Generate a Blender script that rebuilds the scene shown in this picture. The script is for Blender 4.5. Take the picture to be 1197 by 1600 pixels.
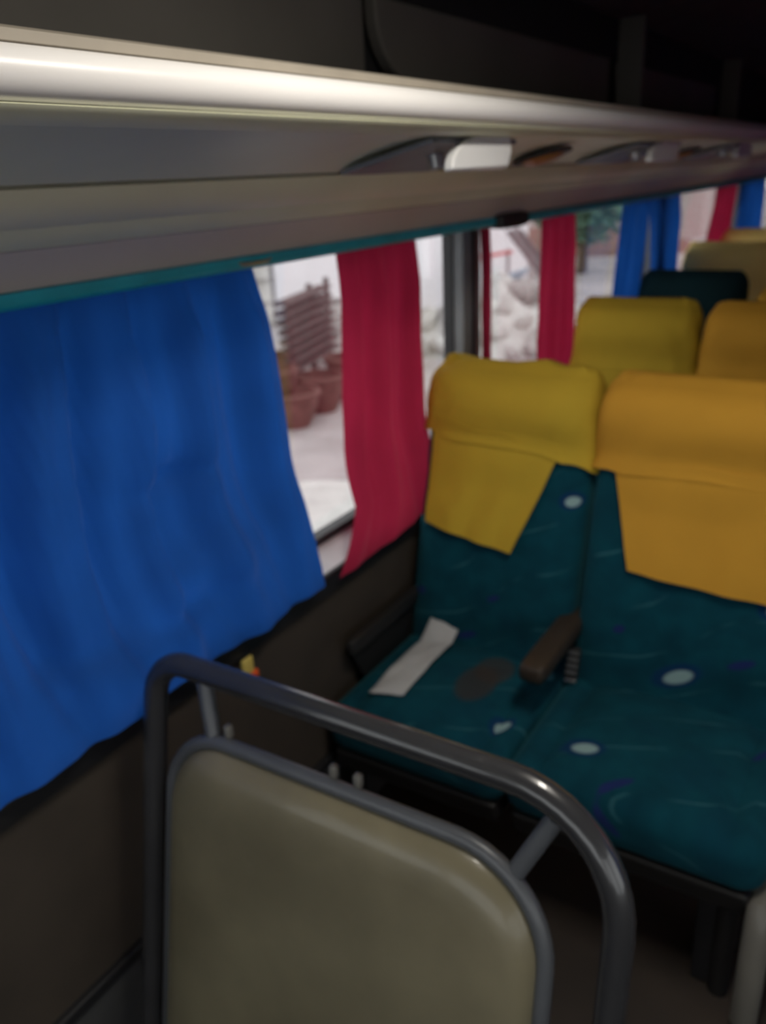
import bpy, bmesh, math, random
from mathutils import Vector, Matrix, noise
random.seed(7)
for o in list(bpy.data.objects): bpy.data.objects.remove(o)
S = bpy.context.scene
COL = S.collection
R = math.radians

# ------------------------------------------------------------------ camera
# bus axes: X from the window wall (0) to the aisle, Y towards the rear, Z up
YAW, PITCH, ROLL = R(32.57), R(21.88), R(-2.775)
fw = Vector((-math.sin(YAW)*math.cos(PITCH), math.cos(YAW)*math.cos(PITCH), -math.sin(PITCH)))
rt = Vector((math.cos(YAW), math.sin(YAW), 0)); up = rt.cross(fw)
r2 = rt*math.cos(ROLL) + up*math.sin(ROLL); u2 = -rt*math.sin(ROLL) + up*math.cos(ROLL)
cam = bpy.data.cameras.new('camera'); co = bpy.data.objects.new('camera', cam); COL.objects.link(co)
m = Matrix((r2, u2, -fw)).transposed().to_4x4(); m.translation = (1.15, 0, 1.70)
co.matrix_world = m
cam.sensor_fit = 'AUTO'; cam.sensor_width = 36; cam.lens = 1310/1600*36; cam.clip_start = 0.02; cam.clip_end = 300
S.camera = co
cam.dof.use_dof = True; cam.dof.focus_distance = 0.62; cam.dof.aperture_fstop = 5.0

# ------------------------------------------------------------------ sky and exposure
w = bpy.data.worlds.new('overcast'); S.world = w; w.use_nodes = True
bg = w.node_tree.nodes['Background']; bg.inputs[0].default_value = (0.97, 0.97, 0.98, 1); bg.inputs[1].default_value = 3.0
S.view_settings.view_transform = 'Standard'; S.view_settings.look = 'None'
S.view_settings.gamma = 1; S.view_settings.use_curve_mapping = False
S.view_settings.exposure = -0.5

# ------------------------------------------------------------------ materials
def nt(name):
    mt = bpy.data.materials.new(name); mt.use_nodes = True
    n = mt.node_tree; b = n.nodes['Principled BSDF']
    return mt, n, b
def mat(name, col, rough=0.6, metal=0.0, var=0.15, scale=8, bump=0.0, bscale=60, spec=0.5, coat=0):
    mt, n, b = nt(name)
    tc = n.nodes.new('ShaderNodeTexCoord')
    no = n.nodes.new('ShaderNodeTexNoise'); no.inputs['Scale'].default_value = scale; no.inputs['Detail'].default_value = 4
    n.links.new(tc.outputs['Object'], no.inputs['Vector'])
    cr = n.nodes.new('ShaderNodeValToRGB')
    cr.color_ramp.elements[0].position = .3; cr.color_ramp.elements[1].position = .7
    cr.color_ramp.elements[0].color = (*[c*(1-var) for c in col], 1)
    cr.color_ramp.elements[1].color = (*[min(1, c*(1+var)) for c in col], 1)
    n.links.new(no.outputs['Fac'], cr.inputs[0]); n.links.new(cr.outputs[0], b.inputs['Base Color'])
    b.inputs['Roughness'].default_value = rough; b.inputs['Metallic'].default_value = metal
    b.inputs['Specular IOR Level'].default_value = spec
    b.inputs['Coat Weight'].default_value = coat
    if bump:
        n2 = n.nodes.new('ShaderNodeTexNoise'); n2.inputs['Scale'].default_value = bscale; n2.inputs['Detail'].default_value = 3
        n.links.new(tc.outputs['Object'], n2.inputs['Vector'])
        bp = n.nodes.new('ShaderNodeBump'); bp.inputs['Strength'].default_value = bump; bp.inputs['Distance'].default_value = .01
        n.links.new(n2.outputs['Fac'], bp.inputs['Height']); n.links.new(bp.outputs[0], b.inputs['Normal'])
    return mt
def curtain_mat(name, col, trans):
    mt, n, b = nt(name)
    tc = n.nodes.new('ShaderNodeTexCoord')
    no = n.nodes.new('ShaderNodeTexNoise'); no.inputs['Scale'].default_value = 5; no.inputs['Detail'].default_value = 3
    n.links.new(tc.outputs['Object'], no.inputs['Vector'])
    def ramp(c):
        cr = n.nodes.new('ShaderNodeValToRGB'); cr.color_ramp.elements[0].position = .25; cr.color_ramp.elements[1].position = .75
        cr.color_ramp.elements[0].color = (*[x*.85 for x in c], 1); cr.color_ramp.elements[1].color = (*[x*1.15 for x in c], 1)
        n.links.new(no.outputs['Fac'], cr.inputs[0]); return cr
    n.links.new(ramp(col).outputs[0], b.inputs['Base Color']); b.inputs['Roughness'].default_value = .75
    b.inputs['Specular IOR Level'].default_value = .2; b.inputs['Sheen Weight'].default_value = .1
    t = n.nodes.new('ShaderNodeBsdfTranslucent'); n.links.new(ramp(trans).outputs[0], t.inputs[0])
    wv = n.nodes.new('ShaderNodeTexNoise'); wv.inputs['Scale'].default_value = 220
    n.links.new(tc.outputs['Object'], wv.inputs['Vector'])
    bp = n.nodes.new('ShaderNodeBump'); bp.inputs['Strength'].default_value = .12; bp.inputs['Distance'].default_value = .004
    n.links.new(wv.outputs['Fac'], bp.inputs['Height']); n.links.new(bp.outputs[0], b.inputs['Normal'])
    ad = n.nodes.new('ShaderNodeMixShader'); ad.inputs[0].default_value = .5
    n.links.new(b.outputs[0], ad.inputs[1]); n.links.new(t.outputs[0], ad.inputs[2])
    n.links.new(ad.outputs[0], n.nodes['Material Output'].inputs[0])
    return mt
def glass_mat():
    mt, n, b = nt('window glass')
    tr = n.nodes.new('ShaderNodeBsdfTransparent'); tr.inputs[0].default_value = (.93, .95, .95, 1)
    gl = n.nodes.new('ShaderNodeBsdfGlossy'); gl.inputs['Roughness'].default_value = .03
    fr = n.nodes.new('ShaderNodeLayerWeight'); fr.inputs[0].default_value = .12
    mx = n.nodes.new('ShaderNodeMixShader')
    n.links.new(fr.outputs['Facing'], mx.inputs[0]); n.links.new(tr.outputs[0], mx.inputs[1]); n.links.new(gl.outputs[0], mx.inputs[2])
    n.links.new(mx.outputs[0], n.nodes['Material Output'].inputs[0])
    return mt
def seat_mat(name, plane, spots, brown_patch=None):
    """teal plush with printed pale ovals, dark blue ovals and thin arcs. spots: (x, v, half width, half height, turn, tone)"""
    mt, n, b = nt(name); L = n.links.new
    tc = n.nodes.new('ShaderNodeTexCoord'); sp = n.nodes.new('ShaderNodeSeparateXYZ'); L(tc.outputs['Object'], sp.inputs[0])
    def M(op, a, c=None, cl=False):
        k = n.nodes.new('ShaderNodeMath'); k.operation = op; k.use_clamp = cl
        for i, v in enumerate((a, c)):
            if v is None: continue
            if isinstance(v, (int, float)): k.inputs[i].default_value = v
            else: L(v, k.inputs[i])
        return k.outputs[0]
    X = sp.outputs[0]; V = sp.outputs[2] if plane == 'xz' else M('SUBTRACT', sp.outputs[1], sp.outputs[2])
    cb = n.nodes.new('ShaderNodeCombineXYZ'); L(X, cb.inputs[0]); L(V, cb.inputs[1])
    no = n.nodes.new('ShaderNodeTexNoise'); no.inputs['Scale'].default_value = 14; no.inputs['Detail'].default_value = 5; L(cb.outputs[0], no.inputs['Vector'])
    cr = n.nodes.new('ShaderNodeValToRGB'); cr.color_ramp.elements[0].position = .3; cr.color_ramp.elements[1].position = .7
    cr.color_ramp.elements[0].color = (.0015, .034, .053, 1); cr.color_ramp.elements[1].color = (.0025, .055, .078, 1)
    L(no.outputs['Fac'], cr.inputs[0]); cur = cr.outputs[0]
    def mix(fac, col):
        nonlocal cur
        mx = n.nodes.new('ShaderNodeMix'); mx.data_type = 'RGBA'; L(fac, mx.inputs[0]); L(cur, mx.inputs[6]); mx.inputs[7].default_value = (*col, 1)
        cur = mx.outputs[2]
    # thin drawn arcs
    mp = n.nodes.new('ShaderNodeMapping'); mp.inputs['Rotation'].default_value[2] = R(62); L(cb.outputs[0], mp.inputs[0])
    wv = n.nodes.new('ShaderNodeTexWave'); wv.wave_type = 'BANDS'; wv.inputs['Scale'].default_value = 2.6; wv.inputs['Distortion'].default_value = 3.0
    wv.inputs['Detail'].default_value = 1.0; wv.inputs['Detail Scale'].default_value = 1.6; L(mp.outputs[0], wv.inputs['Vector'])
    ln = n.nodes.new('ShaderNodeValToRGB'); e = ln.color_ramp.elements; e[0].position = .990; e[0].color = (0, 0, 0, 1); e[1].position = .999; e[1].color = (.6, .6, .6, 1)
    n5 = n.nodes.new('ShaderNodeTexNoise'); n5.inputs['Scale'].default_value = 7; L(cb.outputs[0], n5.inputs['Vector'])
    L(wv.outputs['Fac'], ln.inputs[0]); mix(M('MULTIPLY', ln.outputs[0], M('MULTIPLY', M('SUBTRACT', n5.outputs['Fac'], .44), 8, True)), (.036, .13, .155))
    # big tonal swirls
    n3 = n.nodes.new('ShaderNodeTexNoise'); n3.inputs['Scale'].default_value = 5; L(cb.outputs[0], n3.inputs['Vector'])
    r3 = n.nodes.new('ShaderNodeValToRGB'); e = r3.color_ramp.elements; e[0].position = .56; e[0].color = (0, 0, 0, 1); e[1].position = .62; e[1].color = (.4, .4, .4, 1)
    L(n3.outputs['Fac'], r3.inputs[0]); mix(r3.outputs[0], (.002, .034, .06))
    def ell(x, v, a, c, rot):
        dx = M('SUBTRACT', X, x); dv = M('SUBTRACT', V, v); cs, sn = math.cos(R(rot)), math.sin(R(rot))
        p = M('DIVIDE', M('ADD', M('MULTIPLY', dx, cs), M('MULTIPLY', dv, sn)), a)
        q = M('DIVIDE', M('SUBTRACT', M('MULTIPLY', dv, cs), M('MULTIPLY', dx, sn)), c)
        d = M('ADD', M('MULTIPLY', p, p), M('MULTIPLY', q, q))
        return M('MULTIPLY', M('SUBTRACT', 1.25, d), 1.8, True)
    for x, v, a, c, rot, tone in spots:
        if tone == 'pale':
            mix(ell(x-.004, v+.002, a*1.7, c*1.8, rot), (.003, .028, .085)); mix(ell(x, v, a, c, rot), (.24, .36, .36))
        elif tone == 'faint': mix(ell(x, v, a, c, rot), (.05, .17, .22))
        else: mix(ell(x, v, a, c, rot), (.012, .02, .10))
    if brown_patch: 
        for s in brown_patch: mix(M('MULTIPLY', ell(*s), .7), (.045, .028, .02))  # soft dark brown ellipses blended over the cushion print
    L(cur, b.inputs['Base Color']); b.inputs['Roughness'].default_value = .9; b.inputs['Specular IOR Level'].default_value = .12
    b.inputs['Sheen Weight'].default_value = .15; b.inputs['Sheen Tint'].default_value = (.2, .7, .8, 1)
    n2 = n.nodes.new('ShaderNodeTexNoise'); n2.inputs['Scale'].default_value = 260; L(tc.outputs['Object'], n2.inputs['Vector'])
    bp = n.nodes.new('ShaderNodeBump'); bp.inputs['Strength'].default_value = .25; bp.inputs['Distance'].default_value = .004
    L(n2.outputs['Fac'], bp.inputs['Height']); L(bp.outputs[0], b.inputs['Normal'])
    return mt
def emit_mat(name, col, s):
    mt, n, b = nt(name); b.inputs['Base Color'].default_value = (*col, 1); b.inputs['Emission Color'].default_value = (*col, 1); b.inputs['Emission Strength'].default_value = s
    return mt

K = dict(
    wall=mat('brown wall laminate', (.050, .039, .030), .6, bump=.05, bscale=200),
    lowwall=mat('grey lower wall', (.06, .06, .062), .6),
    black=mat('black rubber', (.012, .012, .014), .5),
    sill=mat('pale grey sill', (.55, .53, .55), .5),
    floor=mat('brown vinyl floor', (.030, .021, .015), .7, bump=.08, bscale=150, var=.3, scale=4),
    ceiling=mat('dim ceiling lining', (.10, .09, .08), .85),
    rack=mat('grey olive rack plastic', (.80, .81, .60), .5, var=.06, scale=3),
    rackband=mat('grey beige rack band', (.86, .83, .60), .5, var=.06, scale=3),
    rackpink=mat('warm grey rail panel', (.68, .61, .56), .55, var=.05, scale=3),
    lip=mat('white moulded lip', (.88, .86, .84), .32, var=.03, scale=3),
    lipbeige=mat('beige edge', (.36, .32, .26), .5, var=.1),
    lining=mat('charcoal locker lining', (.085, .078, .068), .8, var=.12, scale=3),
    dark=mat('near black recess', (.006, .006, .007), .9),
    teal=mat('teal plastic rail', (.02, .42, .52), .4),
    pillar=mat('grey pillar', (.20, .21, .22), .5),
    steel=mat('charcoal painted tube', (.035, .035, .038), .25, var=.1, coat=.5),
    rim=mat('grey steel rim', (.10, .105, .115), .35, var=.1),
    panel=mat('worn beige plastic', (.185, .16, .10), .36, var=.28, scale=4, bump=.04, bscale=90, coat=.2),
    cover=mat('mustard yellow cloth', (.47, .315, .03), .85, var=.06, scale=6, bump=.15, bscale=240, spec=.15),
    cover2=mat('amber yellow cloth', (.52, .265, .03), .85, var=.06, scale=6, bump=.15, bscale=240, spec=.15),
    cover3=mat('straw yellow cloth', (.85, .62, .20), .85, var=.06, scale=6, bump=.15, bscale=240, spec=.15),
    darkseat=mat('dark green plush', (.006, .022, .026), .9, spec=.1),
    arm=mat('brown armrest plastic', (.036, .025, .017), .5),
    blackarm=mat('black armrest plastic', (.012, .011, .011), .55),
    metal=mat('worn bright metal', (.5, .5, .5), .3, metal=1),
    greyleg=mat('grey enamel leg', (.16, .15, .13), .4),
    paper=mat('white paper', (.45, .45, .45), .8, var=.06, scale=20),
    white=mat('white translucent plastic', (.80, .80, .80), .35, var=.04),
    amber=mat('amber plastic lens', (.35, .13, .02), .4),
    yellowtag=mat('yellow plastic', (.62, .48, .12), .5), orange=mat('orange red plastic', (.75, .10, .02), .5),
    plaster=mat('white plaster', (.84, .80, .83), .9, var=.05, scale=.6),
    ground=mat('dusty ground', (.42, .37, .37), .95, var=.25, scale=1.3, bump=.4, bscale=9),
    sand=mat('pale sand', (.66, .62, .60), .95, var=.15, scale=4, bump=.4, bscale=12),
    timber=mat('dark weathered timber', (.10, .065, .065), .8, var=.3),
    clay=mat('brick red clay', (.15, .062, .052), .8, var=.25), 
    stone=mat('grey stone', (.42, .39, .38), .9, var=.3, scale=3), stone2=mat('pale stone', (.60, .57, .55), .9, var=.2, scale=3),
    bark=mat('bark', (.09, .06, .045), .9), leaf=mat('blue green leaves', (.10, .20, .13), .7, var=.4, scale=2),
    redpaint=mat('red painted metal', (.60, .05, .05), .5), greysteel=mat('grey girder', (.30, .27, .28), .6), bluesheet=mat('pale blue sheet metal', (.36, .46, .56), .5),
    redearth=mat('red brown earth', (.20, .11, .09), .95, var=.2), pinkwall=mat('pinkish render', (.5, .42, .41), .9),
    glass=glass_mat(),
    blue=curtain_mat('royal blue curtain', (.009, .070, .29), (.010, .085, .37)),
    red=curtain_mat('crimson curtain', (.40, .022, .06), (.36, .014, .05)),
    lamp=emit_mat('lit lamp diffuser', (1, .95, .86), 8),
)

# ------------------------------------------------------------------ mesh helpers
class MB:
    def __init__(s): s.v = []; s.f = []
    def add(s, vs, fs):
        o = len(s.v); s.v += [tuple(v) for v in vs]; s.f += [tuple(i+o for i in f) for f in fs]; return s
    def box(s, a, b):
        x0, y0, z0 = a; x1, y1, z1 = b
        return s.add([(x0,y0,z0),(x1,y0,z0),(x1,y1,z0),(x0,y1,z0),(x0,y0,z1),(x1,y0,z1),(x1,y1,z1),(x0,y1,z1)],
            [(0,3,2,1),(4,5,6,7),(0,1,5,4),(1,2,6,5),(2,3,7,6),(3,0,4,7)])
    def grid(s, fn, nu, nv, closed_u=False):
        n = nu if closed_u else nu+1
        vs = [fn(i/nu, j/nv) for j in range(nv+1) for i in range(n)]
        fs = [(j*n+i, j*n+(i+1) % n, (j+1)*n+(i+1) % n, (j+1)*n+i) for j in range(nv) for i in range(nu)]
        return s.add(vs, fs)
    def tube(s, pts, r, n=12, closed=False):
        pts = [Vector(p) for p in pts]; N = len(pts); rings = []; prev = None
        for i, p in enumerate(pts):
            a = pts[(i-1) % N] if (closed or i) else p; b = pts[(i+1) % N] if (closed or i < N-1) else p
            t = (b-a).normalized()
            if prev is None:
                prev = t.orthogonal().normalized()
            prev = (prev - t*prev.dot(t)).normalized(); q = t.cross(prev)
            rr = r[i] if isinstance(r, (list, tuple)) else r
            rings.append([p + (prev*math.cos(k*2*math.pi/n) + q*math.sin(k*2*math.pi/n))*rr for k in range(n)])
        vs = [v for g in rings for v in g]; fs = []
        for i in range(N if closed else N-1):
            j = (i+1) % N
            fs += [(i*n+k, i*n+(k+1) % n, j*n+(k+1) % n, j*n+k) for k in range(n)]
        if not closed: fs += [tuple(range(n-1, -1, -1)), tuple((N-1)*n+k for k in range(n))]
        return s.add(vs, fs)
    def prism(s, poly, axis, a, b):
        """poly of 2-D points swept along axis from a to b"""
        def P(p, t): return (t, p[0], p[1]) if axis == 'x' else ((p[0], t, p[1]) if axis == 'y' else (p[0], p[1], t))
        n = len(poly); vs = [P(p, a) for p in poly] + [P(p, b) for p in poly]
        return s.add(vs, [tuple(range(n)), tuple(range(2*n-1, n-1, -1))] + [(i, i+n, (i+1) % n+n, (i+1) % n) for i in range(n)])
    def rbox(s, c, size, r, n=6, fn=None):
        hx, hy, hz = [k/2 for k in size]; r = min(r, hx, hy, hz); cx, cy, cz = c
        idx = {}; vs = []; fs = []
        def vert(p):
            key = tuple(round(k*n) for k in p)
            if key in idx: return idx[key]
            out = []
            q = [p[0]*2-1, p[1]*2-1, p[2]*2-1]; H = (hx, hy, hz)
            # denser spacing close to the edges
            w_ = [H[i]*(math.copysign(abs(q[i])**.6, q[i])) for i in range(3)]
            inn = [max(-(H[i]-r), min(H[i]-r, w_[i])) for i in range(3)]
            d = Vector([w_[i]-inn[i] for i in range(3)])
            if d.length > 1e-9: d = d.normalized()*r
            pt = Vector(inn)+d
            if fn: pt = fn(pt)
            vs.append((pt[0]+cx, pt[1]+cy, pt[2]+cz)); idx[key] = len(vs)-1; return idx[key]
        for ax in range(3):
            for side in (0, 1):
                for i in range(n):
                    for j in range(n):
                        def P(a, b):
                            p = [0, 0, 0]; p[ax] = side; p[(ax+1) % 3] = a/n; p[(ax+2) % 3] = b/n; return p
                        q = [vert(P(i, j)), vert(P(i+1, j)), vert(P(i+1, j+1)), vert(P(i, j+1))]
                        fs.append(tuple(q if side else q[::-1]))
        return s.add(vs, fs)
    def build(s, name, mt, parent=None, smooth=True, bevel=0, fix=True, angle=40):
        me = bpy.data.meshes.new(name); me.from_pydata(s.v, [], s.f)
        if fix:
            bm = bmesh.new(); bm.from_mesh(me); bmesh.ops.recalc_face_normals(bm, faces=bm.faces); bm.to_mesh(me); bm.free()
        me.materials.append(mt if not isinstance(mt, str) else K[mt])
        if smooth:
            for p in me.polygons: p.use_smooth = True
            me.set_sharp_from_angle(angle=R(angle))
        o = bpy.data.objects.new(name, me); COL.objects.link(o)
        if parent: o.parent = parent
        if bevel:
            bv = o.modifiers.new('bevel', 'BEVEL'); bv.width = bevel; bv.segments = 2
        return o
def tag(o, label=None, cat=None, group=None, kind=None):
    if label: o['label'] = label
    if cat: o['category'] = cat
    if group: o['group'] = group
    if kind: o['kind'] = kind
    return o
def empty(name, loc, label=None, cat=None, group=None, rz=0):
    o = bpy.data.objects.new(name, None); COL.objects.link(o); o.location = loc; o.rotation_euler.z = rz; o.empty_display_size = .05
    return tag(o, label, cat, group)
def struct(o): o['kind'] = 'structure'; return o
def nz(x, y, z, s=1.0): return noise.noise(Vector((x*s, y*s, z*s)))

# ================================================================== THE BUS SHELL
Y0, Y1, XR, ZC = -2.3, 9.2, 2.50, 2.22
struct(MB().box((-.12, Y0, -.06), (XR+.12, Y1, 0)).build('floor', 'floor', smooth=False))
# wall under the windows (brown laminate, lower grey band, joint between)
wl = struct(MB().box((-.10, Y0, .29), (.02, Y1, .775)).build('wall_left', 'wall', smooth=False))
MB().box((-.10, Y0, 0), (.025, Y1, .262)).build('kick_panel', 'lowwall', wl, smooth=False)
MB().box((-.10, Y0, .262), (.036, Y1, .29)).build('joint_strip', 'black', wl, smooth=False, bevel=.004)
MB().prism([(-.10, .775), (.036, .775), (.036, .797), (-.055, .828), (-.10, .828)], 'y', Y0, Y1).build('sill_ledge', 'sill', wl, smooth=False)
struct(MB().prism([(.02, .735), (.037, .745), (.042, .79), (.040, .803), (.028, .803), (.02, .775)], 'y', Y0, Y1).build('trim_1', 'black', smooth=False, bevel=.004))
# wall above the windows
struct(MB().box((-.12, Y0, 1.57), (-.03, Y1, ZC)).build('wall_left_upper', 'lining', smooth=False))
# pillars
PIL = [-1.75, .10, 2.39, 4.50, 6.70, 8.9]
for i, y in enumerate(PIL):
    p = struct(MB().rbox((-.045, y, 1.20), (.07, .125, .78), .012, 4).build('trim_%d' % (i+2), 'pillar'))
    MB().box((-.012, y-.008, .83), (-.006, y+.008, 1.56)).build('groove', 'black', p, smooth=False)
# window panes between the pillars
for i in range(len(PIL)-1):
    a, b = PIL[i]+.0625, PIL[i+1]-.0625; mid = (a+b)/2
    g = struct(MB().box((-.066, a, .84), (-.060, b, 1.57)).build('window_%d' % (i+1), 'glass', smooth=False))
    fr = MB().box((-.078, a, .828), (-.045, b, .85)).box((-.078, a, 1.55), (-.045, b, 1.575)).box((-.078, a, .85), (-.045, a+.006, 1.55)).box((-.078, b-.006, .85), (-.045, b, 1.55))
    fr.build('window_frame', 'black', g, smooth=False)
# ceiling, front with windscreen, rear, right side with windows
struct(MB().prism([(-.12, ZC), (.30, ZC+.02), (.62, ZC+.10), (XR/2, ZC+.14), (XR-.62, ZC+.10), (XR, ZC), (XR, ZC+.22), (-.12, ZC+.22)], 'y', Y0, Y1).build('ceiling', 'ceiling'))
struct(MB().box((-.12, Y1, 0), (XR+.12, Y1+.06, ZC+.2)).build('wall_rear', 'lining', smooth=False))
wf = MB().box((-.12, Y0-.06, 0), (XR+.12, Y0, .75)).box((-.12, Y0-.06, 2.0), (XR+.12, Y0, ZC+.2)).box((-.12, Y0-.06, .75), (.0, Y0, 2.0)).box((XR, Y0-.06, .75), (XR+.12, Y0, 2.0))
struct(wf.build('wall_front', 'lining', smooth=False))
g = struct(MB().box((0, Y0-.04, .75), (XR, Y0-.034, 2.0)).build('window_20', 'glass', smooth=False))
MB().box((XR/2-.02, Y0-.05, .75), (XR/2+.02, Y0-.01, 2.0)).build('centre_bar', 'black', g, smooth=False)
wr = MB().box((XR, Y0, 0), (XR+.10, Y1, .80)).box((XR, Y0, 1.57), (XR+.10, Y1, ZC+.02))
for y in PIL: wr.box((XR, y-.06, .80), (XR+.10, y+.06, 1.57))
struct(wr.build('wall_right', 'wall', smooth=False))
for i in range(len(PIL)-1):
    struct(MB().box((XR+.05, PIL[i]+.06, .80), (XR+.056, PIL[i+1]-.06, 1.57)).build('window_%d' % (i+11), 'glass', smooth=False))

# ================================================================== LUGGAGE RACK
RY0, RY1 = -1.6, 8.6
rack = empty('luggage_rack', (.2, 3.5, 1.7), 'grey overhead luggage rack with bright white lip running along the bus', 'luggage rack')
def rk(mb, name, mt, parent=rack, **k):
    o = mb.build(name, mt, parent, **k); o.matrix_parent_inverse = Matrix.Translation((-.2, -3.5, -1.7)) if parent is rack else o.matrix_parent_inverse
    return o
def strip(pts, th=.012):
    """closed band following a polyline in XZ, thickness to the upper left"""
    out = []
    for i, p in enumerate(pts):
        a = Vector(pts[max(i-1, 0)]); b = Vector(pts[min(i+1, len(pts)-1)]); t = (b-a).normalized(); n_ = Vector((-t.y, t.x))
        out.append(tuple(Vector(p)+n_*th))
    return pts + out[::-1]
def arcpts(p0, p1, sag, n=8):
    a, b = Vector(p0), Vector(p1); d = b-a; nn = Vector((-d.y, d.x)).normalized()
    return [tuple(a + d*(i/n) + nn*sag*4*(i/n)*(1-i/n)) for i in range(n+1)]
rk(MB().prism(strip(arcpts((.045, 1.568), (.098, 1.625), .002, 4)), 'y', RY0, RY1), 'rail_panel', 'rackpink')
rk(MB().prism(strip(arcpts((.104, 1.627), (.140, 1.655), -.003, 4)), 'y', RY0, RY1), 'lower_band', 'rack')
rk(MB().prism(strip(arcpts((.146, 1.655), (.203, 1.703), -.008, 6)), 'y', RY0, RY1), 'middle_band', 'rackband')
rk(MB().prism(strip(arcpts((.206, 1.708), (.425, 1.7585), .010, 10)), 'y', RY0, RY1), 'underside_panel', 'rack')
rk(MB().prism([(.425, 1.757), (.452, 1.764), (.458, 1.772), (.44, 1.778), (.425, 1.772)], 'y', RY0, RY1), 'lip_base', 'rack')
lipp = [(.44, 1.772)] + [(.446+.024*math.cos(t), 1.797+.024*math.sin(t)) for t in [R(-70+20*k) for k in range(9)]] + [(.43, 1.812)]
rk(MB().prism(lipp, 'y', RY0, RY1), 'front_lip', 'lip')
rk(MB().prism([(.405, 1.806), (.449, 1.8225), (.449, 1.832), (.434, 1.837), (.405, 1.826)], 'y', RY0, RY1), 'lip_edge', 'lipbeige')
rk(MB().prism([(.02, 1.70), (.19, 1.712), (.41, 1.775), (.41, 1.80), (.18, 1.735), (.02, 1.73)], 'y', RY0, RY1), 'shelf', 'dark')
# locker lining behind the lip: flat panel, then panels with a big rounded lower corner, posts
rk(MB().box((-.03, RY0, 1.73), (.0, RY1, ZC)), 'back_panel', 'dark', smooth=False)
rk(MB().rbox((.025, .10, 1.99), (.03, 3.32, .34), .012, 3), 'lining_panel', 'lining')
def rounded_panel(y0, y1, z0, z1, r):
    pts = [(y1, z1), (y1, z0)] + [(y0+r-r*math.sin(R(k*10)), z0+r-r*math.cos(R(k*10))) for k in range(10)] + [(y0, z1)]
    return MB().prism(pts, 'x', .01, .045)
rk(rounded_panel(1.80, 3.45, 1.905, 2.065, .14), 'lining_panel', 'lining', bevel=.006)
rk(rounded_panel(3.60, 5.3, 1.905, 2.065, .14), 'lining_panel', 'lining', bevel=.006)
for y in (3.52, 5.4, 7.2): rk(MB().rbox((.10, y, 1.98), (.10, .025, .44), .008, 3), 'support_post', 'lining')
# teal curtain rail under the rack
rail = empty('curtain_rail', (.04, 0, 1.55), 'thin teal curtain rail along the top of the near window', 'curtain rail')
def teal_rail(parent, y0, y1):
    o = MB().tube([(0, y0+(y1-y0)*i/10, .004) for i in range(11)], .0125, 10).build('rail', 'teal', parent)
    o2 = MB().box((-.05, y0, .002), (.012, y1, .017)).build('channel', 'teal', parent, smooth=False)
teal_rail(rail, -1.6, 2.42)
MB().tube([(.004, 1.24, .012), (.012, 1.27, .004), (.012, 1.34, .004), (.004, 1.37, .014)], .004, 8).build('rail_clip', 'metal', rail)
rail2 = empty('curtain_rail', (.035, 0, 1.545), 'dim teal curtain rail beyond the grey pillar, above the rear rows', 'curtain rail')
teal_rail(rail2, 2.62, 8.5)
br = tag(MB().rbox((.05, 2.52, 1.555), (.06, .20, .045), .014, 4).build('rail_bracket', 'blackarm'), 'dark bracket joining the teal curtain rails above the grey pillar', 'bracket')

# passenger service units on the rack underside
ua = math.atan2(1.7585-1.708, .425-.206)
def service_unit(y, label, s=1.0):
    e = empty('reading_light', (.315, y, 1.7345), label, 'reading light', 'reading lights under the rack')
    e.rotation_euler = (0, -ua, 0)
    MB().rbox((0, 0, -.006), (.20, .36*s, .012), .005, 4).build('housing', 'pillar', e)
    # white lens: a quarter-round fin hanging out of the housing
    fin = [(.085+.006*math.sin(k), 0) for k in range(0)]
    poly = [(-.150*s+.19*s*(1-math.cos(R(9*k))), -.058+.062*math.sin(R(9*k))) for k in range(11)] + [(.125*s, .004), (.115*s, -.03), (.085*s, -.058)]
    MB().prism(poly, 'x', .092, .112).build('lens', 'white', e, bevel=.004)
    MB().tube([(.03, -.05*s, -.012), (.03, -.05*s, -.036)], .016, 12).build('bulb_cap', 'metal', e)
    return e
service_unit(1.545, 'white quarter-round reading light under the rack, nearest one')
service_unit(2.85, 'white quarter-round reading light under the rack, second from the left', 1.3)
service_unit(4.15, 'white quarter-round reading light under the rack, farthest right and dimmest', 1.3)
for y, l in ((2.15, 'round amber lens under the rack between the first two reading lights'), (3.55, 'round amber lens under the rack farther back, by the second reading light')):
    e = empty('amber_lamp', (.30, y, 1.729), l, 'lamp', 'amber lamps under the rack'); e.rotation_euler = (0, -ua, 0)
    MB().tube([(0, 0, .0), (0, 0, -.008)], .075, 20).build('bezel', 'blackarm', e)
    MB().tube([(0, 0, -.006), (0, 0, -.014), (0, 0, -.02)], [.055, .05, .03], 20).build('lens', 'amber', e)

# ceiling lamp over the aisle, in front of the first row (behind the camera's top edge)
cl = empty('ceiling_lamp', (1.02, .95, 2.31), 'lit white ceiling lamp over the aisle', 'ceiling lamp')
MB().rbox((0, 0, .0), (.20, .70, .05), .02, 4).build('housing', 'white', cl)
MB().rbox((0, 0, -.03), (.15, .62, .03), .012, 4).build('diffuser', 'lamp', cl)
al = bpy.data.lights.new('ceiling_lamp_light', 'AREA'); al.shape = 'RECTANGLE'; al.size = .15; al.size_y = .62; al.energy = 15; al.color = (1, .94, .84)
alo = bpy.data.objects.new('lamp_light', al); COL.objects.link(alo); alo.parent = cl; alo.location = (0, 0, -.055)

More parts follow.
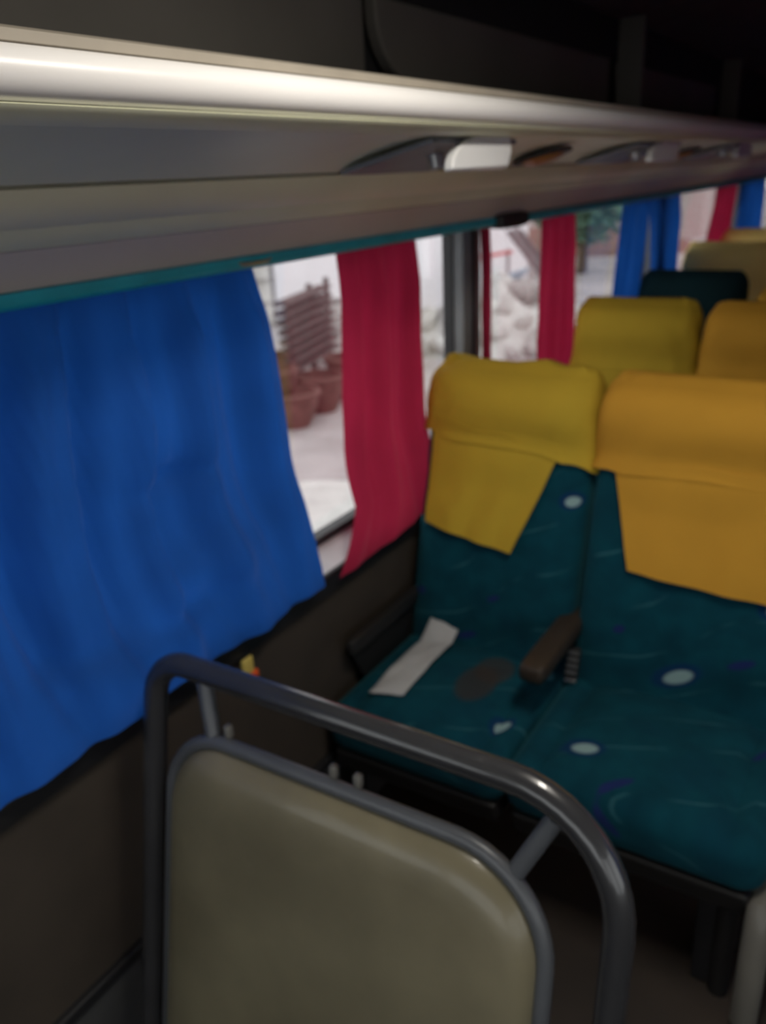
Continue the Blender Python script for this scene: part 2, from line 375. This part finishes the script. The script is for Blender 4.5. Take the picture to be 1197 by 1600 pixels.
# ================================================================== SEATS
LEAN = R(13); SA, CA = math.sin(LEAN), math.cos(LEAN); BH = .82; BZ = .42
def Wd(h):
    w_ = .238 - .010*max(0, (h-.5)/.3)
    t = max(0, (h-(BH-.07))/.07); return w_ - .045*(1-math.sqrt(max(0, 1-t*t)))
def Fr(h):
    if h < .56: f = .060 + .018*math.sin(math.pi*min(1, h/.5))
    elif h < .62: f = .060
    else: f = .060 + .036*math.sin(math.pi*min(1, (h-.62)/.20))
    if .5 < h < .56: pass
    t = max(0, (h-(BH-.07))/.07); return f*math.sqrt(max(0.0, 1-t*t)*.97+.0009) if t > 0 else f
def Bk(h):
    t = max(0, (h-(BH-.06))/.06); return .055*math.sqrt(max(0.0, 1-t*t)*.97+.0009)
def bpos(x, h, d): return Vector((x, h*SA - d*CA, BZ + h*CA + d*SA))
def ringpt(th, h, off=0.0):
    c, s = math.cos(th), math.sin(th)
    x = (Wd(h)+off)*math.copysign(abs(c)**.42, c)
    k = math.copysign(abs(s)**.55, s)
    d = (Fr(h)+off)*k if s > 0 else (Bk(h)+off)*k
    if s > 0 and h < .56: d -= .014*max(0, 1-(x/.17)**2)*min(1, (.56-h)/.08)*min(1, h/.05)
    return bpos(x, h, d)
def front_d(x, h, off):
    """front depth at x"""
    W_ = Wd(h); q = min(.999, abs(x)/W_); c = q**(1/.42); s = math.sqrt(max(0, 1-c*c))
    d = Fr(h)*s**.55
    if h < .56: d -= .014*max(0, 1-(x/.17)**2)*min(1, (.56-h)/.08)*min(1, h/.05)
    return d+off
NR = 40
def back_mesh():
    mb = MB(); hs = [BH*i/26 for i in range(24)] + [BH-.07+.07*math.sin(R(15*k)) for k in range(1, 7)]
    hs = sorted(set(round(h, 4) for h in hs if h <= BH-.07)) + [BH-.07+.07*math.sin(R(15*k)) for k in range(1, 7)]
    n = len(hs)
    vs = [ringpt(2*math.pi*i/NR, h) for h in hs for i in range(NR)]
    fs = [(j*NR+i, j*NR+(i+1) % NR, (j+1)*NR+(i+1) % NR, (j+1)*NR+i) for j in range(n-1) for i in range(NR)]
    fs += [tuple(range(NR-1, -1, -1)), tuple((n-1)*NR+i for i in range(NR))]
    return mb.add(vs, fs)
def cush_fn(p):
    q = Vector(p)
    if q.z > 0:
        q.z += .016*max(0, 1-(q.x/.20)**2)*max(0, 1-(q.y/.24)**2)-.006
        q.z -= .012*math.exp(-((abs(q.x)-.175)/.012)**2)
    if q.y < -.12: q.z -= .25*(q.y+.12)**2
    return q
SM = dict(
    backL=seat_mat('teal plush window backrest', 'xz', [(.205, .905, .019, .013, 10, 'pale'), (-.20, .60, .018, .012, 20, 'dark'), (.02, .62, .02, .008, 25, 'dark'), (-.05, .50, .03, .010, 20, 'dark')]),
    backR=seat_mat('teal plush aisle backrest', 'xz', [(.0, .530, .034, .016, 32, 'pale'), (-.135, .62, .014, .010, 30, 'dark'), (.17, .74, .02, .014, 10, 'pale'), (.12, .60, .03, .01, 30, 'dark')]),
    cushL=seat_mat('teal plush window cushion', 'xv', [(.185, -.31-.47, .016, .022, -20, 'pale'), (.20, -.06-.47, .018, .02, 0, 'faint'), (-.16, -.28-.47, .03, .012, 30, 'dark')], brown_patch=[(.06, -.21-.47, .05, .085, 0), (.075, -.13-.47, .05, .07, 0)]),
    cushR=seat_mat('teal plush aisle cushion', 'xv', [(-.115, -.325-.47, .026, .017, 15, 'pale'), (.055, -.02-.47, .024, .014, -10, 'faint'), (-.03, -.40-.47, .035, .010, 40, 'dark'), (.20, -.13-.47, .035, .012, 50, 'dark'), (.19, -.50-.47, .024, .014, 20, 'pale'), (.245, -.49-.47, .022, .013, 20, 'pale')]),
)
BACKM, CUSHM = {}, {}
def seat(x, y, side, label, mats=None, rot=0, lean=0):
    e = empty('bus_seat', (x, y, 0), label, 'bus seat', 'teal bus seats in pairs', rot)
    mb_, mc_ = mats or (SM['back'+side], SM['cush'+side])
    key = mb_.name
    if key not in BACKM: BACKM[key] = back_mesh().build('backrest', mb_, e)
    else:
        o = BACKM[key].copy(); COL.objects.link(o); o.parent = e
    bo = [c for c in e.children if c.name.startswith('backrest')][0] if e.children else BACKM[key]
    key = mc_.name
    if key not in CUSHM:
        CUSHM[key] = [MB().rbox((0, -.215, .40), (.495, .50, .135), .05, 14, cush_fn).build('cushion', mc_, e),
            MB().prism([(-.44, .27), (.06, .27), (.10, .335), (-.46, .335)], 'x', -.225, .225).build('seat_pan', 'blackarm', e, smooth=False, bevel=.01)]
    else:
        for q in CUSHM[key]: o = q.copy(); COL.objects.link(o); o.parent = e
    return e
C1, C2 = .285, .785
ROW = [1.875, 2.87, 3.78, 4.75, 5.70]
dk = (K['darkseat'], K['darkseat'])
seats = {}
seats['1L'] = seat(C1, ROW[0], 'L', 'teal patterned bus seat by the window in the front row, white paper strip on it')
seats['1R'] = seat(.805, ROW[0], 'R', 'teal patterned bus seat at the aisle in the front row, empty cushion')
seats['2L'] = seat(.325, ROW[1], 'L', 'bus seat by the window in the second row behind the front mustard cover')
seats['2R'] = seat(.80, ROW[1], 'R', 'bus seat at the aisle in the second row at the right edge')
seats['3L'] = seat(C1+.02, ROW[2]+.02, 'L', 'bare dark green bus seat without a headrest cover in the third row', dk)
seats['3R'] = seat(C2+.03, ROW[2], 'R', 'bus seat at the aisle in the third row beside the bare dark seat')
seats['4L'] = seat(C1, ROW[3], 'L', 'bus seat by the window in the fourth row behind the bare dark seat')
seats['5L'] = seat(C1, ROW[4], 'L', 'bus seat by the window in the fifth row, farthest one visible')
for k in seats:
    if k[0] != '1': seats[k].scale.z = .97 if k == '3R' else 1.025 if k[0] in '23' else 1.05
seats['2L'].scale.x = .90
seats['1R'].scale.x = 1.14
for k in seats:
    e = seats[k]; s = -1 if k[1] == 'L' else 1
    for yy in (-.40, -.02):
        MB().tube([(s*.19, yy, 0), (s*.19, yy, .28)], .02, 10).build('leg', 'blackarm', e)
# armrests
def armrest(e, x, mt, y0=-.36, y1=.02, z=.60, label=None, w_=.05):
    o = MB().rbox((x, (y0+y1)/2, z), (w_, y1-y0, .05), .018, 6).build('armrest', mt, e)
    if label: o['label'] = label
    return o
armrest(seats['1L'], .235, 'arm', -.285, .08, .592, 'brown armrest between the two seats', .068)
armrest(seats['1L'], -.228, 'blackarm', -.36, .05, .575, 'black armrest against the wall', .03)
MB().prism([(-.34, .55), (.05, .55), (.05, .30), (-.20, .30)], 'x', -.246, -.234).build('side_shield', 'blackarm', seats['1L'], smooth=False, bevel=.006)
# aisle-side frame of the front row
e = seats['1R']
MB().tube([(.245, -.47, .02), (.245, -.47, .28), (.245, -.45, .31), (.245, -.35, .32)], .024, 12).build('aisle_leg', 'greyleg', e)['label'] = 'grey enamelled tube leg at the aisle'
MB().rbox((.17, -.34, .15), (.07, .12, .30), .01, 4).build('pedestal', 'black', e)
armrest(e, .235, 'blackarm', -.30, .05, .60)
for k in ('2L', '2R', '3L', '3R', '4L', '5L'): armrest(seats[k], .245, 'blackarm', -.30, .03, .60)
# seat belt buckle hanging in the gap of the front row
bk = empty('seat_belt_buckle', (.548, 1.80, .455), 'small metal seat belt buckle hanging between the two front seats', 'buckle')
bk.rotation_euler = (R(-22), 0, R(4))
MB().rbox((0, 0, .055), (.034, .014, .085), .004, 4).build('buckle_body', 'blackarm', bk)
for k in range(4): MB().box((-.013, -.0095, .028+k*.017), (.013, -.006, .037+k*.017)).build('slot_bar', 'metal', bk, smooth=False)
MB().rbox((0, -.002, .010), (.030, .014, .008), .003, 3).build('buckle_edge', 'metal', bk)

# ---- headrest covers
def cover(x, y, mt, label, tilt=0.0, hb=.60, flap=(-.20, .20, -.20, .20), hflap=(.36, .36), seed=1, bump=0.0, sag=.02):
    """sock over the headrest plus a hanging flap; flap = (x left top, x right top, x left bottom, x right bottom), hflap = bottom heights"""
    e = empty('headrest_cover', (x, y, 0), label, 'headrest cover', 'yellow cloth headrest covers')
    mb = MB(); nh = 16
    def hbot(xx): return hb + tilt*xx/.24 + .004*math.sin(xx*40+seed)
    def pt(i, j):
        th = 2*math.pi*i; xx = math.cos(th)*.24
        t = j; h0 = hbot(xx); h = h0 + (BH+.0-h0)*(math.sin(t*math.pi/2)**.9 if t < 1 else 1)
        off = .008 + .014*abs(nz(xx*7+seed, h*11-xx*6, math.sin(th), 1)) + .010*math.exp(-((h-h0-.008)/.014)**2)
        p = ringpt(th, min(h, BH-.0005), off)
        if t > .8: p.z += .006 + bump*max(0, nz(xx*14+seed*3, 0, 0, 1))*1.6
        p += Vector((0, 0, .004*nz(xx*20, seed, h*10)))
        return p
    n = 48
    vs = [pt(i/n, j/nh) for j in range(nh+1) for i in range(n)]
    fs = [(j*n+i, j*n+(i+1) % n, (j+1)*n+(i+1) % n, (j+1)*n+i) for j in range(nh) for i in range(n)]
    fs += [tuple(nh*n+i for i in range(n))]
    mb.add(vs, fs)
    o = mb.build('cover_hood', mt, e, angle=70)
    # front flap: thin closed sheet
    fx0, fx1, gx0, gx1 = flap
    def fp(u, v, off):
        a = fx0+(gx0-fx0)*v; b = fx1+(gx1-fx1)*(v**1.0); xx = a+(b-a)*u
        hb_ = hflap[0]+(hflap[1]-hflap[0])*u - sag*4*u*(1-u)*.3
        h = (hbot(xx)+.035)*(1-v)+hb_*v
        wv = .005*math.sin(u*17+seed+v*2)*v + .008*abs(nz(u*4+seed, v*3, 0))*v + .010*v*v
        return bpos(xx, h, front_d(xx, h, off)+wv+.004)
    nu, nv = 22, 18; mb = MB()
    A = [fp(i/nu, j/nv, .010) for j in range(nv+1) for i in range(nu+1)]
    B = [fp(i/nu, j/nv, .006) for j in range(nv+1) for i in range(nu+1)]
    n = nu+1; N = len(A); fs = []
    for j in range(nv):
        for i in range(nu):
            a = j*n+i; fs += [(a, a+1, a+n+1, a+n), (N+a, N+a+n, N+a+n+1, N+a+1)]
    for j in range(nv): a = j*n; fs.append((a, a+n, N+a+n, N+a)); a = j*n+nu; fs.append((a, N+a, N+a+n, a+n))
    for i in range(nu): a = i; fs.append((a, N+a, N+a+1, a+1)); a = nv*n+i; fs.append((a, a+1, N+a+1, N+a))
    mb.add(A+B, fs); mb.build('cover_flap', mt, e, angle=60)
    # rear flap
    mb = MB(); mb.grid(lambda u, v: bpos(-.20+.4*u, hb+.01-.12*v, -.066-.004*math.sin(u*12)), 10, 4)
    o = mb.build('rear_flap', mt, e); sl = o.modifiers.new('thickness', 'SOLIDIFY'); sl.thickness = .004
    return e
cover(C1, ROW[0], 'cover', 'mustard yellow cloth cover on the front window seat, flap slanting to one side', -.035, .60, (-.205, .165, -.195, .065), (.375, .33), 1, .02)
cover(.805, ROW[0], 'cover2', 'amber yellow cloth cover on the front aisle seat, wide straight flap', 0.0, .58, (-.195, .205, -.130, .205), (.345, .33), 2).scale.x = 1.14
c_ = cover(.325, ROW[1], 'cover', 'mustard yellow cloth cover on the second-row window seat', 0, .575, (-.2, .2, -.17, .17), (.33, .33), 3, .006); c_.scale = (.90, 1, 1.025)
c_ = cover(.80, ROW[1], 'cover2', 'amber yellow cloth cover on the second-row aisle seat at right edge', 0, .575, (-.2, .2, -.17, .17), (.33, .33), 4); c_.scale.z = 1.025
c_ = cover(C2+.03, ROW[2], 'cover2', 'shaded amber cloth cover beside the bare dark green seat', 0, .575, (-.2, .2, -.17, .17), (.33, .33), 5); c_.scale.z = .97
c_ = cover(C1, ROW[3], 'cover3', 'straw yellow cloth cover rising behind the bare dark green seat', 0, .575, (-.2, .2, -.17, .17), (.33, .33), 6, .012); c_.scale.z = 1.05
c_ = cover(C1, ROW[4], 'cover3', 'straw yellow cloth cover farthest back at the right edge', 0, .575, (-.2, .2, -.17, .17), (.33, .33), 7, .012); c_.scale.z = 1.05

# white paper strip lying on the window cushion, end leaning on the backrest
def strip_pt(u, v):
    # v along the strip from front to backrest
    a = Vector((.165, 1.515)); b = Vector((.165, 1.85)); c = a+(b-a)*v
    x = c.x + (u-.5)*.085 + .0*v; y = c.y + (u-.5)*.03
    z = .475 + .012*math.sin(v*3.0) + .006*nz(u*3, v*5, 2) + .05*max(0, v-.8)/.2
    return (x, y, z)
ps = MB().grid(strip_pt, 8, 24).build('paper_strip', 'paper'); tag(ps, 'crumpled white paper strip lying on the window seat cushion', 'paper')
sl = ps.modifiers.new('thickness', 'SOLIDIFY'); sl.thickness = .003

# ================================================================== PARTITION HOOP IN FRONT OF THE FIRST ROW
part = empty('partition', (.53, .78, 0), 'worn beige partition panel in a charcoal tubular hoop before the front seats', 'partition')
def pl(x, z, d=0.0):   # leaning plane of the partition, in the thing's own space
    return Vector((x-.53, (.855-(.92-z)*.20) - .78 - d, z))
def hoop(x0, x1, zt, r0, r1, zb, n=10):
    pts = [(x0-.01, zb)]
    pts += [(x0-.01*(1-k/6), zb+(zt-r0-zb)*k/6) for k in range(1, 6)]
    pts += [(x0+r0-r0*math.cos(R(90*k/n)), zt-r0+r0*math.sin(R(90*k/n))) for k in range(n+1)]
    pts += [(x0+r0+(x1-r1-x0-r0)*k/8, zt) for k in range(1, 8)]
    pts += [(x1-r1+r1*math.sin(R(90*k/n)), zt-r1+r1*math.cos(R(90*k/n))) for k in range(n+1)]
    pts += [(x1+.012*k/6, zt-r1-(zt-r1-zb)*k/6) for k in range(1, 7)]
    return pts
hp = hoop(.115, .955, .935, .07, .17, .0)
MB().tube([pl(x, z) for x, z in hp], .0215, 14).build('hoop_tube', 'steel', part)
rp = hoop(.165, .865, .825, .12, .15, .12)
MB().tube([pl(x, z, .005) for x, z in rp] + [pl(.5, .12, .005)], .013, 12, closed=True).build('panel_rim', 'rim', part)
def panel_face():
    mb = MB(); pts = [p for p in hoop(.172, .858, .818, .115, .145, .127)]
    cx, cz = .515, .47; n = len(pts); rings = []
    for f, d in ((1.0, -.012), (1.0, .004), (.992, .016), (.975, .027), (.945, .036), (.90, .042), (.8, .045), (.6, .047), (.3, .048)):
        rings.append([pl(cx+(x-cx)*f, cz+(z-cz)*f, d) for x, z in pts])
    vs = [v for r in rings for v in r]; fs = [tuple(range(n-1, -1, -1)), tuple((len(rings)-1)*n+i for i in range(n))]
    for j in range(len(rings)-1): fs += [(j*n+i, j*n+(i+1) % n, (j+1)*n+(i+1) % n, (j+1)*n+i) for i in range(n)]
    return mb.add(vs, fs)
panel_face().build('panel', 'panel', part, angle=50)
for (xa, za, xb, zb) in ((.800, .785, .855, .900), (.255, .815, .225, .935)):
    s = MB().tube([pl(xa, za), pl((xa+xb)/2, (za+zb)/2), pl(xb, zb)], .014, 10).build('strut', 'rim', part)
for (x, z) in ((.285, .846), (.50, .846), (.545, .846)):
    MB().rbox(tuple(pl(x, z, .0)), (.014, .014, .026), .005, 4).build('clip', 'greyleg', part)
for x in (.105, .967): MB().tube([pl(x, .0), pl(x, .006), pl(x, .012)], [.045, .045, .03], 16).build('foot_flange', 'rim', part)

# small tag on the sill edge
tg = empty('hanging_tag', (.045, 1.15, .705), 'small yellow tag with orange-red tip on the wall below the sill', 'tag')
MB().rbox((.004, 0, .022), (.010, .034, .045), .004, 4).build('tag_body', 'yellowtag', tg)
MB().rbox((.006, .014, -.004), (.014, .026, .022), .005, 4).build('tag_tip', 'orange', tg)

# ================================================================== CURTAINS
def curtain(name_label, mt, top, bot, z0, z1, x, folds, amp, seed, edge=None, group='window curtains', extra=None, belly=0.0):
    """top / bot: (y start, y end) of the cloth at rail and hem; hangs as one folded sheet"""
    e = None; nu, nv = max(40, int(folds*12)), 44
    def fn(u, v):
        vv = v; k = vv*vv*(3-2*vv)
        a = top[0]+(bot[0]-top[0])*vv; b = top[1]+(bot[1]-top[1])*(edge(vv) if edge else vv)
        uu = u + .012*nz(u*6+seed, v*2, 0)
        y = a+(b-a)*uu
        ph = 2*math.pi*folds*(u + .10*nz(u*3+seed*5, v*.8, 0))
        A = amp*(.45+.55*math.sin(math.pi*min(1, .15+v*.75)))*(1-.65*max(0, v-.7)/.3)*min(1, .30+v*4.5)*(1+.5*nz(u*5, seed, v))
        xx = x + A*math.sin(ph) + .35*A*math.sin(2.3*ph+seed+v*1.5) + .012*nz(u*4+seed, v*5, 3)*v
        xx -= max(0, x-.008)*max(0, 1-v*6)
        xx += belly*math.sin(math.pi*v)*math.sin(math.pi*u)
        z = z1+(z0-z1)*v + .003*math.sin(ph*.5+seed)*v
        if extra: xx, y, z = extra(u, v, xx, y, z)
        return (max(xx, -.036), y, z)
    mb = MB(); mb.grid(fn, nu, nv)
    o = mb.build('curtain', mt, angle=180); tag(o, name_label, 'curtain', group)
    return o
def blue_extra(u, v, x, y, z):
    # sagging pocket of cloth, dents, bunched hem
    def g(y0, z0, sy, sz, a): return a*math.exp(-((y-y0)/sy)**2-((z-z0)/sz)**2)
    x += g(1.02, 1.30, .075, .10, .035) - g(1.03, 1.19, .10, .022, .030)
    x += g(1.0, 1.46, .04, .03, -.010) + g(.85, .90, .08, .05, .026) + g(1.12, .99, .12, .05, .022) - g(1.0, .94, .10, .025, .022) - g(.75, .97, .08, .025, .02) + g(1.30, .95, .06, .10, .010)
    t = max(0, v-.72)/.28
    x += .010*t*nz(y*14, z*16, 1)
    k2 = min(1, max(0, v-.55)/.40); x += .052*k2*k2*(3-2*k2)
    return x, y, z
curtain('wide blue curtain drawn across the near window', 'blue', (.28, 1.335), (.30, 1.405), .812, 1.568, .022, 6.5, .036, 1, lambda v: v**1.15, extra=blue_extra)
def red_extra(u, v, x, y, z):
    t = max(0, v-.82)/.18
    y -= .105*t*(1-u)**1.5; z += .02*t*u
    k2 = min(1, max(0, v-.6)/.38); x += .045*k2*k2*(3-2*k2)
    return x, y, z
curtain('crimson curtain hanging between the blue curtain and the grey pillar', 'red', (1.635, 2.005), (1.595, 2.03), .79, 1.56, .02, 2.5, .020, 2, extra=red_extra)
curtain('narrow strip of crimson curtain just behind the grey pillar', 'red', (2.40, 2.475), (2.40, 2.475), .80, 1.55, .015, 1, .006, 3)
curtain('crimson curtain above the second-row window seat', 'red', (2.90, 3.235), (2.84, 3.24), .80, 1.55, .012, 2.5, .015, 4)
curtain('blue curtain gathered to the left part of the third-row window', 'blue', (3.84, 4.25), (3.70, 4.02), .80, 1.545, .010, 2.5, .014, 5)
curtain('blue curtain hanging straight at the third-row pillar', 'blue', (4.22, 4.86), (4.34, 4.86), .80, 1.54, .022, 3.5, .014, 6)
curtain('crimson curtain at the far rear window, slanting', 'red', (5.75, 6.45), (5.35, 5.95), .80, 1.54, .014, 3, .014, 7)
curtain('blue curtain at the far right edge, hindmost', 'blue', (6.6, 7.6), (6.3, 7.6), .80, 1.54, .014, 4, .014, 8)

for i, (a, b, c_, l) in enumerate(((1.15, 2.32, 'blue', 'unseen blue curtain added to dim the first aisle-side window'), (2.46, 4.42, 'red', 'unseen crimson curtain added to dim the second aisle-side window'), (4.58, 6.6, 'blue', 'unseen blue curtain added to dim the third aisle-side window'), (6.8, 8.8, 'red', 'unseen crimson curtain added to dim the hindmost aisle-side window'))):  # unseen curtains, added to cut the light reaching the rear rows
    o = curtain(l, c_, (a, b), (a, b), .78, 1.58, .03, 8, .012, 20+i); o.location.x = XR-.07

# ================================================================== OUTSIDE
GZ = -1.0
struct(MB().box((-60, -25, GZ-.2), (25, 90, GZ)).build('ground', 'ground', smooth=False))
bd = empty('building', (-7.2, 10, GZ), 'long white plastered building outside the near window', 'building')
def loc(mb, name, mt, par, **k):
    o = mb.build(name, mt, par, **k); o.matrix_parent_inverse = Matrix.Translation(par.location).inverted(); return o
loc(MB().box((-9.5, 1.5, GZ), (-7.2, 20.3, 3.6)), 'wall', 'plaster', bd, smooth=False)
loc(MB().prism([(-9.8, 3.6), (-6.7, 3.6), (-6.7, 3.75), (-8.2, 4.5), (-9.8, 3.75)], 'y', 1.2, 20.6), 'roof', 'clay', bd, smooth=False)
wd = loc(MB().box((-7.24, 9.2, -.35), (-7.17, 10.25, .85)), 'window', 'stone2', bd, smooth=False)
for z in (-.35, -.02, .32, .62, .82): loc(MB().box((-7.18, 9.2, z), (-7.13, 10.25, z+.035)), 'bar', 'stone', bd, smooth=False)
for y in (9.2, 9.7, 10.2): loc(MB().box((-7.18, y, -.35), (-7.13, y+.04, .85)), 'bar', 'stone', bd, smooth=False)
# timber stack: boards leaning in a slatted pile
ts = empty('timber_stack', (-5.5, 9.0, GZ), 'stack of dark boards with gaps leaning near the white wall outside', 'timber stack')
ts.rotation_euler.z = R(16.5)
for k in range(8):
    o = MB().box((-.09, -.70, 0), (.09, .95, .05)).build('board', 'timber', ts, smooth=False, bevel=.006)
    o.location = (.01*math.sin(k*2), -.30-.03*k, .50+.118*k); o.rotation_euler = (0, 0, R(.6*math.sin(k*3)))
for y in (.15, .85): MB().box((-.15, y-.03, 0), (-.09, y+.03, 1.42)).build('bearer', 'timber', ts, smooth=False)
# clay pots
def pot(x, y, r, h, label, tilt=0, mt='clay'):
    e = empty('clay_pot', (x, y, GZ+.0), label, 'pot', 'clay pots by the timber stack'); e.rotation_euler.y = tilt
    prof = [(0, 0), (.62, 0), (.8, .25), (.98, .62), (1.0, .85), (1.1, .86), (1.1, 1.0), (.95, 1.0), (.92, .8), (.5, .15), (0, .12)]
    mb = MB(); n = 18
    vs = [(r*p*math.cos(2*math.pi*i/n), r*p*math.sin(2*math.pi*i/n), h*q) for p, q in prof for i in range(n)]
    fs = [(j*n+i, j*n+(i+1) % n, (j+1)*n+(i+1) % n, (j+1)*n+i) for j in range(len(prof)-1) for i in range(n)]
    mb.add(vs, fs).build('pot_body', mt, e)
    mb = MB(); mb.tube([(r*1.08*math.cos(2*math.pi*i/20), r*1.08*math.sin(2*math.pi*i/20), h*.94) for i in range(20)], r*.07, 6, closed=True).build('pot_rim', mt, e)
    return e
PL = ['nearest large clay pot below the timber stack outside', 'clay pot right of the nearest one outside', 'clay pot behind the nearest one beside the white wall', 'clay pot against the crimson curtain edge outside', 'small dark clay pot among the others outside']
for i, (x, y, r, h) in enumerate(((-4.85, 7.55, .30, .42), (-4.95, 8.25, .30, .46), (-5.25, 7.75, .26, .62), (-5.0, 8.95, .28, .55), (-5.75, 8.55, .26, .6))):
    pot(x, y, r, h, PL[i])
# sand heap and rubble heaps
def heap(cx, cy, rx, ry, h, seed):
    mb = MB()
    def fn(u, v):
        th = 2*math.pi*u; r = v; x = cx+rx*r*math.cos(th); y = cy+ry*r*math.sin(th)
        z = GZ-.02 + h*max(0, (1-r)**1.0*(1+.25*nz(x*2+seed, y*2, 0)) + .05*nz(x*6, y*6, seed)*(1-r))
        return (x, y, z)
    return mb.grid(fn, 40, 18, closed_u=True)
tag(heap(-2.9, 5.35, 1.1, .95, .30, 1).build('sand_heap', 'sand'), 'pale sand heap just outside the near window', 'sand heap')
tag(heap(-5.0, 13.6, 1.8, 2.2, .85, 4).build('rubble_heap', 'stone2'), 'grey rubble heap seen through the second window', 'rubble heap')
rnd = random.Random(3)
rockme = []
for k in range(4):
    bm = bmesh.new(); bmesh.ops.create_icosphere(bm, subdivisions=2, radius=1)
    for v in bm.verts: v.co *= 1+.35*noise.noise(v.co*1.5+Vector((k*7, 0, 0)))
    me = bpy.data.meshes.new('stone'); bm.to_mesh(me); bm.free(); me.materials.append(K['stone' if k % 2 else 'stone2']); rockme.append(me)
for k in range(46):
    a = rnd.random()*6.28; r = math.sqrt(rnd.random()); x = -5.0+1.7*r*math.cos(a); y = 13.6+2.1*r*math.sin(a); s = rnd.uniform(.10, .24)
    o = bpy.data.objects.new('stone', rockme[k % 4]); COL.objects.link(o); o.location = (x, y, GZ+.85*(1-r)+s*.45); o.scale = (s*1.3, s, s*.7); o.rotation_euler = (rnd.random(), rnd.random(), rnd.random()*6)
    tag(o, 'loose grey stone lying on the rubble heap outside', 'stone', 'stones on the rubble heap')
# scrap leaning on the heap: girder, red bar, blue sheet
gd = empty('girder', (-5.6, 16.4, GZ), 'grey steel girder leaning diagonally above the rubble heap', 'girder')
def bar(p, q, wd_, th, name, mt, par):
    p, q = Vector(p), Vector(q); d = (q-p); L = d.length; o = MB().box((-wd_/2, -th/2, 0), (wd_/2, th/2, L)).build(name, mt, par, smooth=False, bevel=.008)
    o.rotation_mode = 'QUATERNION'; o.rotation_quaternion = d.to_track_quat('Z', 'Y'); o.location = p; return o
bar((.2, 1.7, 0), (-.3, .0, 1.55), .10, .22, 'web', 'greysteel', gd); bar((.26, 1.78, 0), (-.24, .08, 1.55), .22, .03, 'flange', 'greysteel', gd); bar((.14, 1.62, 0), (-.36, -.08, 1.55), .22, .03, 'flange', 'greysteel', gd)
rb = empty('red_barrier', (-6.6, 16.3, GZ), 'red painted barrier bar on posts outside the second window', 'barrier')
bar((-.1, -.6, 1.03), (.1, 1.3, 1.03), .16, .05, 'bar', 'redpaint', rb); bar((-.1, -.5, 0), (-.1, -.5, 1.1), .06, .06, 'post', 'greysteel', rb); bar((.1, 1.2, 0), (.1, 1.2, 1.1), .06, .06, 'post', 'greysteel', rb)
bs = empty('sheet_metal', (-5.4, 14.6, GZ), 'pale blue corrugated sheet leaning on the rubble heap', 'sheet metal')
mb = MB(); mb.grid(lambda u, v: (-.3+.6*v+.02*math.sin(u*40), -.7+1.4*u, .35+.62*v), 60, 4); o = mb.build('corrugated_sheet', 'bluesheet', bs); sl = o.modifiers.new('thickness', 'SOLIDIFY'); sl.thickness = .012
bar((-.3, -.72, .34), (-.3, .72, .34), .04, .04, 'edge_batten', 'greysteel', bs)
# crates beside the white wall between crimson curtain and pillar
cr_ = empty('crate', (-6.75, 10.9, GZ), 'grey wooden crate by the white wall outside, left of the pillar', 'crate')
for k in range(4):
    MB().box((-.35, -.5, .04+k*.22), (-.31, .5, .22+k*.22)).build('slat', 'stone', cr_, smooth=False); MB().box((.31, -.5, .04+k*.22), (.35, .5, .22+k*.22)).build('slat', 'stone', cr_, smooth=False)
    MB().box((-.35, -.54, .04+k*.22), (.35, -.5, .22+k*.22)).build('slat', 'stone', cr_, smooth=False); MB().box((-.35, .5, .04+k*.22), (.35, .54, .22+k*.22)).build('slat', 'stone', cr_, smooth=False)
for x in (-.31, .27):
    for y in (-.5, .46): MB().box((x, y, 0), (x+.04, y+.04, .92)).build('corner_post', 'greysteel', cr_, smooth=False)
# bank of earth, trees and a far building
tag(heap(-9.5, 30, 5, 3.4, .9, 8).build('earth_bank', 'redearth'), 'low red brown earth bank under the trees outside', 'earth bank')
def tree(x, y, h, r, label, seed):
    e = empty('tree', (x, y, GZ), label, 'tree', 'trees beyond the third window'); rn = random.Random(seed)
    MB().tube([(0, 0, 0), (.05, .03, h*.3), (-.04, .05, h*.6), (.02, 0, h*.85)], [.14, .11, .08, .03], 10).build('trunk', 'bark', e)
    mb = MB()
    for k in range(3200):
        while True:
            p = Vector((rn.uniform(-1, 1), rn.uniform(-1, 1), rn.uniform(-1, 1)))
            if p.length < 1 and p.length > .35: break
        p = Vector((p.x*r, p.y*r, h*.62+p.z*h*.42)); d = Vector((rn.uniform(-1, 1), rn.uniform(-1, 1), rn.uniform(-.6, .4))).normalized(); q = d.orthogonal().normalized()
        s = rn.uniform(.08, .16); mb.add([p-d*s, p+q*s*.45, p+d*s, p-q*s*.45], [(0, 1, 2, 3)])
    o = mb.build('foliage', 'leaf', e, smooth=False, fix=False); o['kind'] = 'stuff'
tree(-6.6, 22.6, 3.6, 1.6, 'blue green leafy tree seen just right of the second crimson curtain', 1)
tree(-8.2, 25.8, 4.2, 1.9, 'leafy tree farther back on the earth bank outside', 2)
b2 = empty('building', (-9, 40, GZ), 'pinkish grey building far back beyond the rear windows', 'building')
loc(MB().box((-16, 34, GZ), (-6, 48, 5)), 'wall', 'pinkwall', b2, smooth=False)
for y in (35.5, 38, 40.5, 43): loc(MB().box((-6.05, y, 0.2), (-5.97, y+1.2, 1.7)), 'window', 'stone', b2, smooth=False)
